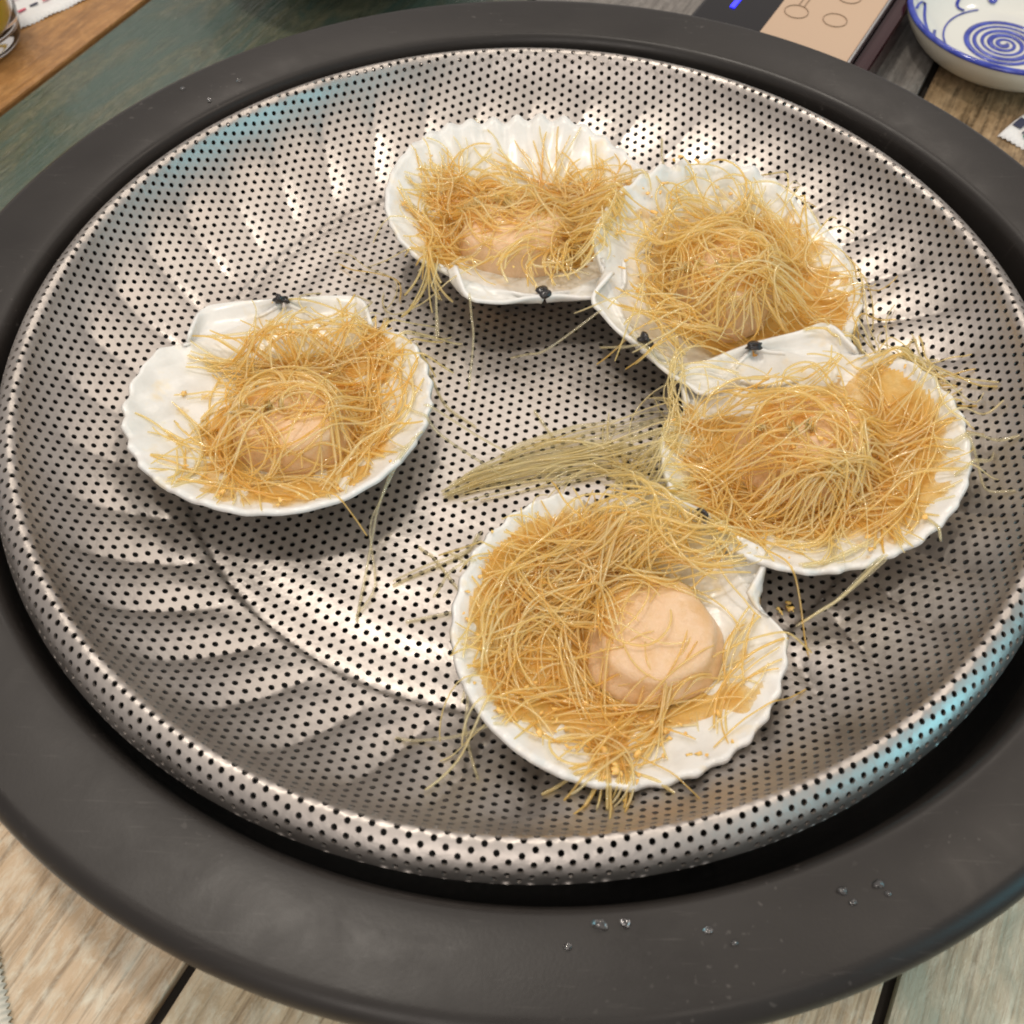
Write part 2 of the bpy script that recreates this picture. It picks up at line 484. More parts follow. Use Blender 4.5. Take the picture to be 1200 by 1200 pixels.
# ------------------------------------------------------------------ scallop shells
#        x       y       z      heading  pitch  roll   L
SH = [(-.0891, -.0176, -.0137, 188.4, 4.6, -1.2, .1039),
      (-.0043, .0878, -.0095, 9.8, 1.0, 3.8, .1073),
      (.0769, .0507, -.0107, -41.1, 1.5, 11.7, .1039),
      (.0987, -.0346, -.0125, -162.7, 3.3, 8.1, .0992),
      (.0301, -.1054, -.0152, 144.7, 1.0, -2.1, .0995)]
SL = ["white scallop shell left of the tray, apart from the others",
      "white scallop shell at the back of the tray with its wide far margin bare",
      "white scallop shell behind the right one, tilted and mostly buried under noodles",
      "white scallop shell on the right of the tray against the fluted wall",
      "white scallop shell nearest the front edge of the tray with a bare right side"]
DEP = .0165
EARW = [(.29, .30), (.27, .29), (.25, .29), (.30, .29), (.24, .20)]      # half hinge lengths


def shell_z(x, y, L):
    """inner surface height, local (origin at disc centre, +y toward the fan margin)"""
    a = .52 * L
    rho = np.hypot(x, y) / a
    return -DEP * np.clip(1 - np.abs(rho) ** 2.3, -.2, 1)


def rot_of(h, p, r):
    return (Matrix.Rotation(R_(h), 3, 'Z') @ Matrix.Rotation(R_(p), 3, 'X') @ Matrix.Rotation(R_(r), 3, 'Y'))


SROT = [np.array(rot_of(*s[3:6])) for s in SH]


def to_world(i, P):
    return np.asarray(P) @ SROT[i].T + np.array(SH[i][:3])


def local_xy(i, x, y):
    """invert for a world point lying near the rim plane of shell i"""
    Rm = SROT[i]; nz = Rm[:, 2]
    dx = x - SH[i][0]; dy = y - SH[i][1]
    dz = -(nz[0] * dx + nz[1] * dy) / nz[2]
    lx = Rm[0, 0] * dx + Rm[1, 0] * dy + Rm[2, 0] * dz
    ly = Rm[0, 1] * dx + Rm[1, 1] * dy + Rm[2, 1] * dz
    return lx, ly, dz


def add_shell(i):
    x, y, z, h, p, r, L = SH[i]
    root = empty("scallop_shell", (x, y, z)); root.rotation_euler = rot_of(h, p, r).to_euler()
    tag(root, SL[i], "scallop shell", "scallop shells on the steamer tray")
    a = .52 * L; NR = 23; n = NR * 6 + 1; m = 34
    lr = np.random.default_rng(40 + i)
    ph = np.radians(np.linspace(-62, 62, n))
    u = np.linspace(0, 1, n)
    jit = np.interp(u, np.linspace(0, 1, 9), lr.normal(0, .014, 9))
    ribs = np.cos(2 * math.pi * NR * u)
    Rr = 2 * a * np.cos(ph) * (1 + jit * np.sin(math.pi * u)) + .0005 * ribs * (1 + .8 * np.sin(9 * u + 3 * i)) * np.sin(math.pi * u) ** .3
    sv = np.linspace(.02, 1, m) ** .85
    X = sv[:, None] * Rr * np.sin(ph); Y = sv[:, None] * Rr * np.cos(ph) - a
    Z = shell_z(X, Y, L)
    edge = sv[:, None] ** 7
    Z = Z + .0004 * ribs[None] * (1 + .9 * np.sin(11 * u + 2 * i))[None] * edge * np.sin(math.pi * u) ** .3 + .00008 * ribs[None] * sv[:, None] ** 2
    Z = Z + .0005 * np.sin(40 * X / L + 3 * i) * np.sin(31 * Y / L) + .0004 * np.sin(7 * u * math.pi + 2 * i)[None] * sv[:, None] ** 4
    V = np.stack([X, Y, Z], -1).reshape(-1, 3)
    I = (np.arange(m - 1)[:, None] * n + np.arange(n - 1)[None])
    Q = np.stack([I, I + n, I + n + 1, I + 1], -1).reshape(-1, 4)
    mt = shell_mat(i)
    o = fast_mesh("valve", V, Q[:, ::-1], mt, root)
    md = o.modifiers.new("thickness", 'SOLIDIFY'); md.thickness = .0017; md.offset = -1.0
    # ears: ruled patch from the flank to the hinge line
    for sgn, col in ((-1, 0), (1, n - 1)):
        rows = [k for k in range(m) if np.hypot(X[k, col], Y[k, col] + a) < .42 * L]
        fl = np.stack([X[rows, col], Y[rows, col], Z[rows, col]], -1)
        t = np.linspace(0, 1, len(rows))
        hw = EARW[i][0 if sgn < 0 else 1] * L
        hinge = np.stack([sgn * hw * (np.clip(t * 1.27, 0, 1) + .08 * np.clip((t - .74) / .26, 0, 1)), -a + np.clip((t - .72) / .28, 0, 1) ** 1.25 * .17 * L + .0006 * np.sin(9 * t + i), .0005 * np.sin(t * 7 + i)], -1)
        G = np.stack([fl * (1 - q) + hinge * q + np.array([0, 0, -.0030]) * math.sin(math.pi * q) for q in np.linspace(0, 1, 7)])
        g0, g1 = G.shape[:2]
        Vv = G.reshape(-1, 3)
        I2 = (np.arange(g0 - 1)[:, None] * g1 + np.arange(g1 - 1)[None])
        Q2 = np.stack([I2, I2 + 1, I2 + g1 + 1, I2 + g1], -1).reshape(-1, 4)
        if sgn < 0: Q2 = Q2[:, ::-1]
        e = fast_mesh("ear", Vv, Q2[:, ::-1], mt, root)
        md = e.modifiers.new("thickness", 'SOLIDIFY'); md.thickness = .0015; md.offset = -1.0
    # dark ligament at the middle of the hinge
    lump("hinge_ligament", (0, -a + .0016, .0012), ((.0026, .0021, .0029, .0025, .0018)[i], (.0015, .0019, .0021, .0018, .0012)[i], .0017), M['lig'], root, 3 + i, .8, 3)
    return root


def lump(name, loc, size, mat, parent=None, seed=0, amp=.25, sub=2):
    bm = bmesh.new(); bmesh.ops.create_icosphere(bm, subdivisions=sub, radius=1.0)
    r = np.random.default_rng(seed); ax = r.normal(size=(4, 3)); phs = r.uniform(0, 6, 4)
    for v in bm.verts:
        k = 1 + amp * sum(math.sin(2.2 * float(np.dot(a_, v.co)) + p_) for a_, p_ in zip(ax, phs)) / 3
        v.co = Vector((v.co.x * size[0] * k, v.co.y * size[1] * k, v.co.z * size[2] * k))
    me = bpy.data.meshes.new(name); bm.to_mesh(me); bm.free()
    me.polygons.foreach_set("use_smooth", [True] * len(me.polygons))
    me.materials.append(mat)
    o = bpy.data.objects.new(name, me); COL.objects.link(o); o.location = loc
    if parent: o.parent = parent
    return o


for i in range(5): add_shell(i)

# ------------------------------------------------------------------ scallop meat
MEAT = [(-.0851, -.0255, .0185, -.0110), (-.0085, .0735, .0200, -.0070), (.0756, .0500, .0190, -.0060), (.0985, -.0300, .0205, -.0085), (.0425, -.1055, .0190, -.0168)]
ML = ["round scallop meat glimpsed through the noodles in the left shell", "scallop meat showing its pale near side in the back shell",
      "scallop meat under the thick noodles of the shell behind the right one", "scallop meat under swirled noodles in the right hand shell",
      "pinkish bare round scallop meat in the front shell"]


def add_meat(i):
    x, y, r, top = MEAT[i]
    root_z = -.028
    h = top - root_z
    pr = smooth_prof([(0, h), (r * .30, h * .998), (r * .60, h * .98), (r * .82, h * .93), (r * .95, h * .82), (r * 1.00, h * .64), (r * 1.05, h * .38), (r * 1.15, h * .16), (r * 1.20, 0)], 3)
    n = 48; th = np.linspace(0, 2 * math.pi, n, endpoint=False)
    lr = np.random.default_rng(70 + i)
    wob = 1 + .05 * np.sin(2 * th + lr.uniform(0, 6)) + .03 * np.sin(3 * th + lr.uniform(0, 6)) + .015 * np.sin(7 * th)
    V = np.stack([pr[:, None, 0] * wob * np.cos(th), pr[:, None, 0] * wob * np.sin(th),
                  pr[:, None, 1] + .0006 * np.sin(5 * th + 2)[None] * (pr[:, None, 0] / r) ** 2 + 0 * th], -1)
    V[..., 2] += .06 * V[..., 0] - .05 * V[..., 1] + .0005 * np.sin(210 * V[..., 0] + 2 + i) * np.sin(170 * V[..., 1])
    m = len(pr); V = V.reshape(-1, 3)
    i0 = np.arange(m - 1)[:, None] * n; j = np.arange(n)[None]; j2 = (j + 1) % n
    Q = np.stack([i0 + j, i0 + n + j, i0 + n + j2, i0 + j2], -1).reshape(-1, 4)
    o = fast_mesh("scallop_meat", V, Q, M['meat'])
    o.location = (x, y, root_z)
    tag(o, ML[i], "scallop", "scallop meats in the shells")


for i in range(5): add_meat(i)

# ------------------------------------------------------------------ surface the noodles lie on


def surf(x, y):
    z = np.where(np.hypot(x, y) < .18, tray_z(x, y), .0)
    for i in range(5):
        lx, ly, dz = local_xy(i, x, y); L = SH[i][6]; a = .52 * L
        inside = (np.hypot(lx, ly) < a * 1.01)
        zs = SH[i][2] + dz + shell_z(lx, ly, L)
        z = np.where(inside, np.maximum(z, zs), z)
        ear = (np.abs(lx) < .28 * L) & (ly > -.52 * L) & (ly < -.30 * L)
        z = np.where(ear, np.maximum(z, SH[i][2] + dz - .0006), z)
    for x0, y0, r, top in MEAT:
        q = np.hypot(x - x0, y - y0) / r
        z = np.where(q < 1.05, np.maximum(z, top - .004 * np.clip(q, 0, 1) ** 4), z)
    return z


def settle(X, Y, off, slope=.5):
    """stiff strand: never below the surface, drops off edges at a limited slope"""
    Z = surf(X, Y) + off
    ds = np.hypot(np.diff(X, axis=-1), np.diff(Y, axis=-1))
    for k in range(1, X.shape[-1]): Z[:, k] = np.maximum(Z[:, k], Z[:, k - 1] - slope * ds[:, k - 1])
    for k in range(X.shape[-1] - 2, -1, -1): Z[:, k] = np.maximum(Z[:, k], Z[:, k + 1] - slope * ds[:, k])
    for _ in range(2): Z[:, 1:-1] = np.maximum(Z[:, 1:-1] * .5 + (Z[:, :-2] + Z[:, 2:]) * .25, surf(X[:, 1:-1], Y[:, 1:-1]) + .0004)
    return Z


def tubes(P, rad, sides=5):
    """P (n,M,3), rad (n,) -> verts, quads"""
    n, m, _ = P.shape
    T = np.gradient(P, axis=1); T /= np.linalg.norm(T, axis=-1, keepdims=True) + 1e-12
    S = np.cross(T, np.array([0, 0, 1.0])); S /= np.linalg.norm(S, axis=-1, keepdims=True) + 1e-9
    U = np.cross(S, T)
    a = np.linspace(0, 2 * math.pi, sides, endpoint=False)
    rr = rad[:, None, None, None]
    V = P[:, :, None] + rr * (np.cos(a)[None, None, :, None] * S[:, :, None] + np.sin(a)[None, None, :, None] * U[:, :, None])
    base = (np.arange(n)[:, None, None] * m + np.arange(m - 1)[None, :, None]) * sides
    j = np.arange(sides)[None, None]; j2 = (j + 1) % sides
    Q = np.stack([base + j, base + sides + j, base + sides + j2, base + j2], -1).reshape(-1, 4)
    # close the ends: strands end in a thin flattened tip
    V[:, 0] = P[:, :1] + (V[:, 0] - P[:, :1]) * .75
    V[:, -1] = P[:, -1:] + (V[:, -1] - P[:, -1:]) * .75
    return V.reshape(-1, 3), Q


def gen(blobs, lr, lift=(.0003, .006), length=(.022, .072), m=23, centre=None, swirl=.7):
    """blobs: (x, y, sx, sy, n[, direction]) -> strand centre lines, combed in locks along a smooth flow"""
    W_ = lr.normal(0, 1, (7, 2)) * 95.0; PH = lr.uniform(0, 6.28, 7); AM = lr.uniform(.25, .5, 7)

    def flow(X, Y, d):
        base = np.arctan2(Y - centre[1], X - centre[0]) + math.pi / 2 if d is None else np.full_like(X, d)
        for k_ in range(7): base = base + AM[k_] * np.sin(W_[k_, 0] * X + W_[k_, 1] * Y + PH[k_]) * (1.0 if d is None else .55)
        return base
    out = []
    for b in blobs:
        x, y, sx, sy, n = b[:5]
        d = b[5] if len(b) > 5 else None
        locks = max(3, int(n * 0.92 / 6))
        lx = x + lr.normal(0, sx * .80, locks); ly = y + lr.normal(0, sy * .80, locks)
        lo = np.where(lr.random(locks) < swirl, lr.normal(0, .30, locks), lr.uniform(-1.6, 1.6, locks))
        lz = lr.uniform(*lift, locks); ll = lr.uniform(*length, locks); lk = lr.normal(0, 34, locks)
        idx = np.repeat(np.arange(locks), lr.integers(2, 11, locks)); n = len(idx)
        tight = np.where(lr.random(locks) < .5, .0011, .0026)[idx]; px = lx[idx] + lr.normal(0, 1, n) * tight; py = ly[idx] + lr.normal(0, 1, n) * tight
        ln = ll[idx] * lr.uniform(.7, 1.25, n)
        single = lr.random(n) < .16
        ao = lo[idx] + lr.normal(0, .20, n) + np.where(single, lr.normal(0, 1.0, n), 0)
        kk = lk[idx] + lr.normal(0, 14, n) + np.where(single, lr.normal(0, 40, n), 0)
        half = m // 2
        X = np.zeros((n, m)); Y = np.zeros((n, m)); X[:, half] = px; Y[:, half] = py
        st = ln / (m - 1)
        for sgn in (1, -1):
            cx = px.copy(); cy = py.copy()
            for q in range(1, half + 1):
                A = flow(cx, cy, d) * .55 + flow(px, py, d) * .45 + ao + kk * st * q * sgn
                cx = cx + np.cos(A) * st * sgn; cy = cy + np.sin(A) * st * sgn
                j = half + q * sgn
                if 0 <= j < m: X[:, j] = cx; Y[:, j] = cy
        t = np.linspace(-.5, .5, m)
        off = (np.clip(lz[idx] + lr.normal(0, .0005, n), .0002, None))[:, None] * np.ones((1, m))
        arch = (lr.random(n) < .22) * lr.uniform(.001, .0045, n)
        off = off + arch[:, None] * np.cos(t * math.pi)[None] - (off - .0003) * .55 * (np.abs(t)[None] * 2) ** 2
        off = off + .0005 * np.sin(t * 14 + lr.uniform(0, 6, (n, 1)))
        out.append(np.stack([X, Y, settle(X, Y, np.maximum(off, .0002), .85)], -1))
    return np.concatenate(out)


def soaked_mass(i, nd, lr, root):
    """the clumped, sauce soaked inside of a nest: a low lumpy sheet between the strands"""
    x0, y0, L = SH[i][0], SH[i][1], SH[i][6]
    g = np.linspace(-.062, .062, 110)
    GX, GY = np.meshgrid(x0 + g, y0 + g)
    den = np.zeros_like(GX)
    for b in nd['blobs']:
        k = b[4] / (b[2] * b[3]) * 1e-6
        den += k * np.exp(-.5 * (((GX - b[0]) / (b[2] * .85)) ** 2 + ((GY - b[1]) / (b[3] * .85)) ** 2))
    W_ = lr.normal(0, 1, (10, 2)) * 420.0; PH = lr.uniform(0, 6.28, 10)
    no = sum(np.sin(W_[k, 0] * GX + W_[k, 1] * GY + PH[k]) for k in range(10)) / 3.2
    th = den * 1.6 - .30 + .13 * no
    lx, ly, _ = local_xy(i, GX, GY)
    th = np.where(np.hypot(lx, ly) > .52 * L * .93, -1, th)
    if i == 3: th = np.where(ly < -.36 * L, -1, th)
    own = SH[i][2] + _ + shell_z(lx, ly, L)
    mx, my, mr, mt = MEAT[i]; q_ = np.hypot(GX - mx, GY - my) / mr
    own = np.where(q_ < 1.0, np.maximum(own, mt - .004 * q_ ** 4), own)
    th = np.where(surf(GX, GY) > own + .0012, -1, th)
    th = th - .9 * np.exp(-(q_ / .8) ** 4)
    gy_, gx_ = np.gradient(own, g[1] - g[0]); th = np.where(np.hypot(gx_, gy_) > 2.2, -1, th)
    H = np.clip(th, -.3, .6) * nd['lift'][1] * .55 + .0004 * no * np.clip(th * 4, 0, 1) - .0002
    Z = own + np.clip(H, -.0012, None)
    keep = th > -.30
    n = len(g)
    idx = np.arange(n * n).reshape(n, n)
    q = np.stack([idx[:-1, :-1], idx[:-1, 1:], idx[1:, 1:], idx[1:, :-1]], -1).reshape(-1, 4)
    ok = keep.ravel()[q].all(1)
    q = q[ok]
    us, inv = np.unique(q, return_inverse=True)
    V = np.stack([GX.ravel(), GY.ravel(), Z.ravel()], -1)[us]
    if len(q):
        o = fast_mesh("soaked_mass", V, inv.reshape(-1, 4), M['soak'], root)
        at = o.data.attributes.new("cover", 'FLOAT', 'POINT')
        at.data.foreach_set("value", np.ascontiguousarray(np.clip((th.ravel()[us] + .25) * 1.1, 0, 1), dtype=np.float32))


NEST = [
    dict(label="golden glass noodle nest in the left shell", c=(-.083, -.026), lift=(.0002, .0036), blobs=[
        (-.083, -.024, .021, .019, 230), (-.085, .008, .018, .008, 90, .05), (-.068, .017, .014, .007, 100, -.1), (-.108, -.030, .006, .016, 60, 1.5),
        (-.062, -.030, .009, .020, 90, 1.45), (-.080, -.058, .020, .006, 50, .1), (-.055, .014, .012, .010, 26, -.5)]),
    dict(label="golden glass noodle nest in the shell at the back", c=(-.008, .082), lift=(.0002, .0036), blobs=[
        (-.006, .084, .022, .017, 250), (-.006, .104, .026, .006, 100, 0.0), (.022, .088, .009, .015, 100, 1.2), (-.036, .080, .008, .018, 55, 1.6),
        (.012, .062, .012, .008, 45, .6), (-.036, .058, .003, .013, 22, 1.75), (.034, .100, .008, .006, 25, .1)]),
    dict(label="bulky glass noodle nest heaped over the shell behind the right one", c=(.081, .044), lift=(.0004, .0085), blobs=[
        (.082, .046, .021, .020, 270), (.100, .040, .016, .022, 190, 1.9), (.066, .022, .018, .010, 100, .4), (.088, .078, .020, .010, 90, -.5),
        (.124, .030, .013, .020, 90, -1.1), (.135, .010, .011, .010, 50, -.7), (.058, .058, .010, .014, 50, .8), (.047, .012, .008, .006, 16, -.9)]),
    dict(label="amber glass noodle nest swirled in the right hand shell", c=(.099, -.032), lift=(.0003, .0052), blobs=[
        (.100, -.034, .022, .018, 300), (.098, -.056, .024, .007, 150, .15), (.132, -.030, .007, .019, 110, 1.4), (.074, -.030, .009, .018, 80, 1.3),
        (.068, -.052, .010, .008, 50, -.6), (.138, -.008, .009, .010, 45, -.8), (.104, -.002, .018, .006, 40, .6), (.058, -.020, .006, .016, 30, 1.3)]),
    dict(label="golden glass noodle nest around the bare scallop in the front shell", c=(.030, -.102), lift=(.0003, .0050), blobs=[
        (.012, -.098, .014, .018, 240, 1.0), (.038, -.076, .020, .008, 170, .15), (.004, -.084, .016, .012, 120, .8), (.022, -.130, .022, .008, 110, .05),
        (-.008, -.112, .007, .016, 50, 1.2), (.052, -.068, .012, .010, 90, -.4), (.070, -.080, .011, .007, 50, -.35), (.027, -.148, .004, .009, 34, 1.35),
        (.050, -.126, .016, .006, 40, .3), (.052, -.058, .014, .007, 50, .7), (.068, -.112, .006, .020, 14, .9)]),
]
MATS = ['gold', 'pale', 'amber']


def add_strands(name, P, rad, mat, parent, kind=None):
    V, Q = tubes(P, rad)
    o = fast_mesh(name, V, Q, mat, parent)
    if kind: o["kind"] = kind
    return o


for i, nd in enumerate(NEST):
    lr = np.random.default_rng(100 + i)
    root = empty("noodle_nest")
    tag(root, nd['label'], "glass noodles", "glass noodle nests on the scallops")
    soaked_mass(i, nd, lr, root)
    P = gen(nd['blobs'], lr, lift=nd['lift'], centre=nd['c'])
    if i == 4:   # the scallop in the front shell stays bare
        x0, y0, r, _ = MEAT[4]
        bare = np.hypot(P[..., 0] - x0 - .003, P[..., 1] - y0 + .002) < r * .84
        keep = (bare.mean(1) < .12) | (lr.random(len(P)) < .10)
        P = P[keep]
    lx, ly, _ = local_xy(i, P[..., 0], P[..., 1])
    outside = ((np.hypot(lx, ly) > .52 * SH[i][6] * .97) & ~((np.abs(lx) < .29 * SH[i][6]) & (ly < 0) & (ly > -.51 * SH[i][6]))).mean(1)
    P = P[(outside < .07) | (lr.random(len(P)) < (.32 if i == 2 else .10))]
    for j in (0, 3):       # bare hinge plates
        ex, ey, _ = local_xy(j, P[..., 0], P[..., 1]); Lj = SH[j][6]
        if j == 0: on = (ey < -.36 * Lj) & (np.abs(ex + (-.30) * Lj) < .16 * Lj)
        else: on = (ey < -.37 * Lj) & (ey > -.56 * Lj) & (np.abs(ex) < .34 * Lj)
        P = P[on.mean(1) < .08]
    extra = {4: [(.0270, -.1500, .0022, .0050, 17, 1.42)], 1: [(-.0372, .0520, .0016, .0070, 10, 1.62)],
             2: [(.1300, .0260, .0110, .0160, 26, -1.0), (.1360, .0060, .0100, .0080, 14, -.5)]}.get(i)
    if extra: P = np.concatenate([P, gen(extra, lr, lift=(.0003, .0035), length=(.020, .036), centre=nd['c'])])
    mx, my, mr, _mt = MEAT[i]
    over = (np.hypot(P[..., 0] - mx, P[..., 1] - my) < mr * .8).mean(1)
    P = P[(over < .3) | (lr.random(len(P)) < (.22, .45, .35, .32, 1.0)[i])]
    rad = lr.uniform(.00024, .00044, len(P))
    hgt = P[..., 2].mean(1) - surf(P[..., 0], P[..., 1]).mean(1)
    mi = np.where(lr.random(len(P)) < .42 - np.clip(hgt, 0, .006) * 50, 2, np.where(lr.random(len(P)) < .55, 0, 1))
    top = np.argsort(-P[..., 2].mean(1))[:120]; pick = set(lr.choice(top, 50, replace=False).tolist())
    mask = np.ones(len(P), bool); mask[list(pick)] = False
    for q in range(3):
        s = mask & (mi == q)
        add_strands("noodle_mass", P[s], rad[s], M[MATS[q]], root, "stuff")
    for q in pick:
        add_strands("noodle_strand", P[q:q + 1], rad[q:q + 1] * 1.4, M[MATS[int(mi[q]) if mi[q] < 2 else 0]], root)
    # minced garlic
    gb = {0: [(-.083, -.058, .022, .005, 10), (-.083, -.02, .025, .02, 16), (-.058, .002, .005, .012, 4)], 1: [(-.02, .09, .022, .014, 16), (.012, .088, .015, .012, 8)],
          2: [(.072, .056, .02, .02, 16), (.06, .088, .012, .008, 7), (.128, .018, .01, .01, 4)], 3: [(.09, -.04, .022, .018, 16), (.125, -.01, .012, .008, 6), (.10, -.07, .02, .005, 5)],
          4: [(.022, -.136, .020, .007, 26), (.002, -.112, .012, .014, 20), (.028, -.152, .003, .004, 6), (-.012, -.095, .004, .012, 8), (.086, -.090, .003, .003, 3)]}[i]
    for b in gb:
        for q in range(int(b[4] * 2.6)):
            x = b[0] + lr.normal(0, b[2]); y = b[1] + lr.normal(0, b[3])
            glx, gly, _ = local_xy(i, np.array([x]), np.array([y]))
            if i != 2 and np.hypot(glx[0], gly[0]) > .50 * SH[i][6] and b[2] > .0045: continue
            s = lr.uniform(.00035, .0010)
            z = float(surf(np.array([x]), np.array([y]))[0]) + s * .5 + lr.uniform(0, nd['lift'][1] * .45)
            o = lump("garlic_bit", (x, y, z), (s * lr.uniform(.8, 1.7), s * lr.uniform(.6, 1.1), s * .55), M['garlic'], root, int(lr.integers(1e6)), .75, 2)
            o.rotation_euler = (0, 0, lr.uniform(0, 6))

# ------------------------------------------------------------------ bundle lying on the tray between the shells
lr = np.random.default_rng(300)
n, m = 58, 22
ctr = np.array([(-.0300, -.0460), (-.0176, -.0382), (.0008, -.0301), (.0226, -.0244), (.0447, -.0237), (.0600, -.0260)])
tt = np.linspace(0, 1, m); kx = np.linspace(0, 1, len(ctr))
t0 = lr.uniform(-.02, .35, n); t1 = lr.uniform(.55, 1.12, n)
TT = t0[:, None] + (t1 - t0)[:, None] * tt
cx = np.interp(TT.ravel(), kx, ctr[:, 0]).reshape(n, m) + np.clip(TT - 1, 0, 1) * .05; cy = np.interp(TT.ravel(), kx, ctr[:, 1]).reshape(n, m)
wd = .0020 + .0075 * np.clip(TT, 0, 1)
lat = lr.normal(0, 1, (n, 1)) + lr.normal(0, .7, (n, 1)) * (TT - .5) + .4 * np.sin(TT * 5 + lr.uniform(0, 6, (n, 1)))
cx += -.35 * lat * wd; cy += .94 * lat * wd
off = lr.uniform(.0004, .0030, (n, 1)) * np.ones((1, m))
B = np.stack([cx, cy, settle(cx, cy, off)], -1)
B2 = gen([(.046, -.046, .009, .009, 34, -.5), (.058, -.020, .006, .010, 24, 1.2), (.032, -.030, .010, .006, 14, .2)], lr, lift=(.0004, .004), centre=(.04, -.04))
broot = empty("noodle_bundle", (0, 0, 0)); tag(broot, "combed bundle of pale glass noodles lying on the bare middle of the tray", "glass noodles")
rb = lr.uniform(.00026, .00042, n)
sel = lr.random(n) < .6
add_strands('noodle_mass', B2, lr.uniform(.00024, .0004, len(B2)), M['pale'], broot, 'stuff')
add_strands("noodle_mass", B[sel], rb[sel], M['clear'], broot, "stuff")
for q in np.where(~sel)[0]:
    add_strands("noodle_strand", B[q:q + 1], rb[q:q + 1], M['pale' if q % 3 else 'clear'], broot)

# ------------------------------------------------------------------ loose strands on the tray
LOOSE = [
    ([(-.0389, .0726), (-.0374, .0548), (-.0360, .0193)], "long straight glass noodle hanging from the near left edge of the back shell", 2),
    ([(-.0442, .0438), (-.0270, .0517), (-.0163, .0631)], "curved clear noodle strand running from the left nest up to the back shell", 1),
    ([(.0051, .0537), (.0138, .0491), (.0225, .0465)], "short thick grey noodle stub in front of the hinge of the back shell", 1),
    ([(-.0235, .0312), (-.0214, .0153), (-.0226, -.0013)], "upright noodle strand on the open tray floor right of the left shell", 1),
    ([(-.0454, .0282), (-.0380, .0103), (-.0311, -.0046), (-.0193, -.0146)], "curving noodle strand close along the right margin of the left shell", 1),
    ([(-.0075, .0184), (.0065, .0149), (.0266, .0236)], "shallow bow shaped noodle strand in the middle of the open tray floor", 1),
    ([(.0022, -.0056), (.0068, -.0138), (.0100, -.0198)], "short straight noodle strand just behind the noodle bundle", 1),
    ([(-.0375, -.0193), (-.0182, -.0247), (-.0056, -.0271)], "noodle strand reaching from the left shell to the noodle bundle", 1),
    ([(-.0416, -.0391), (-.0495, -.0598), (-.0516, -.0688), (-.0541, -.0859), (-.0548, -.0984)], "long hooked noodle strand running toward the viewer on the bright tray floor", 2),
    ([(-.0442, -.0843), (-.0332, -.0779), (-.0205, -.0706), (-.0165, -.0624)], "thick noodle strand slanting up to the left margin of the front shell", 2),
    ([(-.0291, -.0950), (-.0238, -.0883), (-.0154, -.0848)], "short bent noodle strand touching the left margin of the front shell", 1),
    ([(-.0387, -.0979), (-.0305, -.0957), (-.0207, -.0931)], "faint level noodle strand left of the front shell", 1),
    ([(-.0264, -.0698), (-.0228, -.0721), (-.0194, -.0747)], "stubby noodle piece above the thick slanting strand", 1),
    ([(-.0377, -.1408), (-.0178, -.1423), (-.0050, -.1405)], "straight noodle strand level with the near left margin of the front shell", 1),
    ([(-.0156, -.1267), (-.0160, -.1416), (-.0119, -.1548)], "noodle strand curling down the tray wall left of the front shell", 1),
    ([(-.0124, -.1208), (-.0156, -.1267), (-.0176, -.1340)], "short pale noodle end poking from under the near left margin of the front shell", 1),
    ([(.1401, -.0379), (.1569, -.0317), (.1695, -.0316)], "noodle strand reaching across the flutes to the right of the right hand shell", 2),
    ([(.1428, -.0506), (.1570, -.0422), (.1624, -.0343)], "noodle strand curving up the tray wall at the right hand shell", 2),
    ([(.1488, -.0343), (.1548, -.0516), (.1627, -.0549)], "hooked noodle strand on the flutes far right", 1),
    ([(.1033, -.0640), (.1027, -.0744), (.0995, -.0812)], "pale noodle hanging over the near margin of the right hand shell", 2),
    ([(.1300, -.0615), (.1323, -.0696), (.1332, -.0760)], "stub of noodle hanging off the near right margin of the right hand shell", 2),
    ([(-.0283, .1559), (-.0254, .1521), (-.0213, .1457)], "green tinted noodle stub sticking up past the far margin of the back shell", 2),
    ([(.0570, .1463), (.0571, .1393), (.0585, .1307)], "thin noodle strand on the tray wall right of the back shell", 1),
    ([(.0380, .0128), (.0490, .0022), (.0587, .0004)], "noodle strand under the hinge of the shell behind the right one", 2),
    ([(.0405, .0380), (.0467, .0220), (.0574, .0068)], "crooked noodle strand along the dark hinge side of the shell behind the right one", 3),
    ([(.0265, .0168), (.0363, .0105), (.0510, .0088)], "level noodle strand in the shade left of the right hand shell", 2),
    ([(-.0365, -.0332), (-.0422, -.0392), (-.0543, -.0414)], "short noodle end by the near right margin of the left shell", 1),
    ([(-.0440, -.0174), (-.0304, -.0310), (-.0083, -.0381)], "noodle strand crossing from the left shell below the bundle tip", 1),
    ([(.0890, -.0849), (.0995, -.0812), (.1145, -.0724)], "upper strand of the tuft right of the front shell", 3),
    ([(.0884, -.0987), (.1013, -.0930), (.1149, -.0837)], "lower strand of the tuft right of the front shell", 3),
    ([(-.0368, -.0683), (-.0306, -.0734), (-.0196, -.0882)], "thin noodle strand lying across the thick slanting strand", 1),
]


def spline(P, m):
    P = np.array(P, float)
    if len(P) == 3: P = np.array([P[0], (P[0] + P[1]) / 2 + .12 * (P[1] - P[0])[::-1] * [1, -1] * 0, P[1], P[2]])
    Q = np.vstack([2 * P[0] - P[1], P, 2 * P[-1] - P[-2]])
    out = []
    for t in np.linspace(0, len(P) - 1.0001, m):
        k = int(t); f = t - k
        a, b, c, d = Q[k:k + 4]
        out.append(.5 * (2 * b + (c - a) * f + (2 * a - 5 * b + 4 * c - d) * f * f + (3 * b - a - 3 * c + d) * f ** 3))
    return np.array(out)


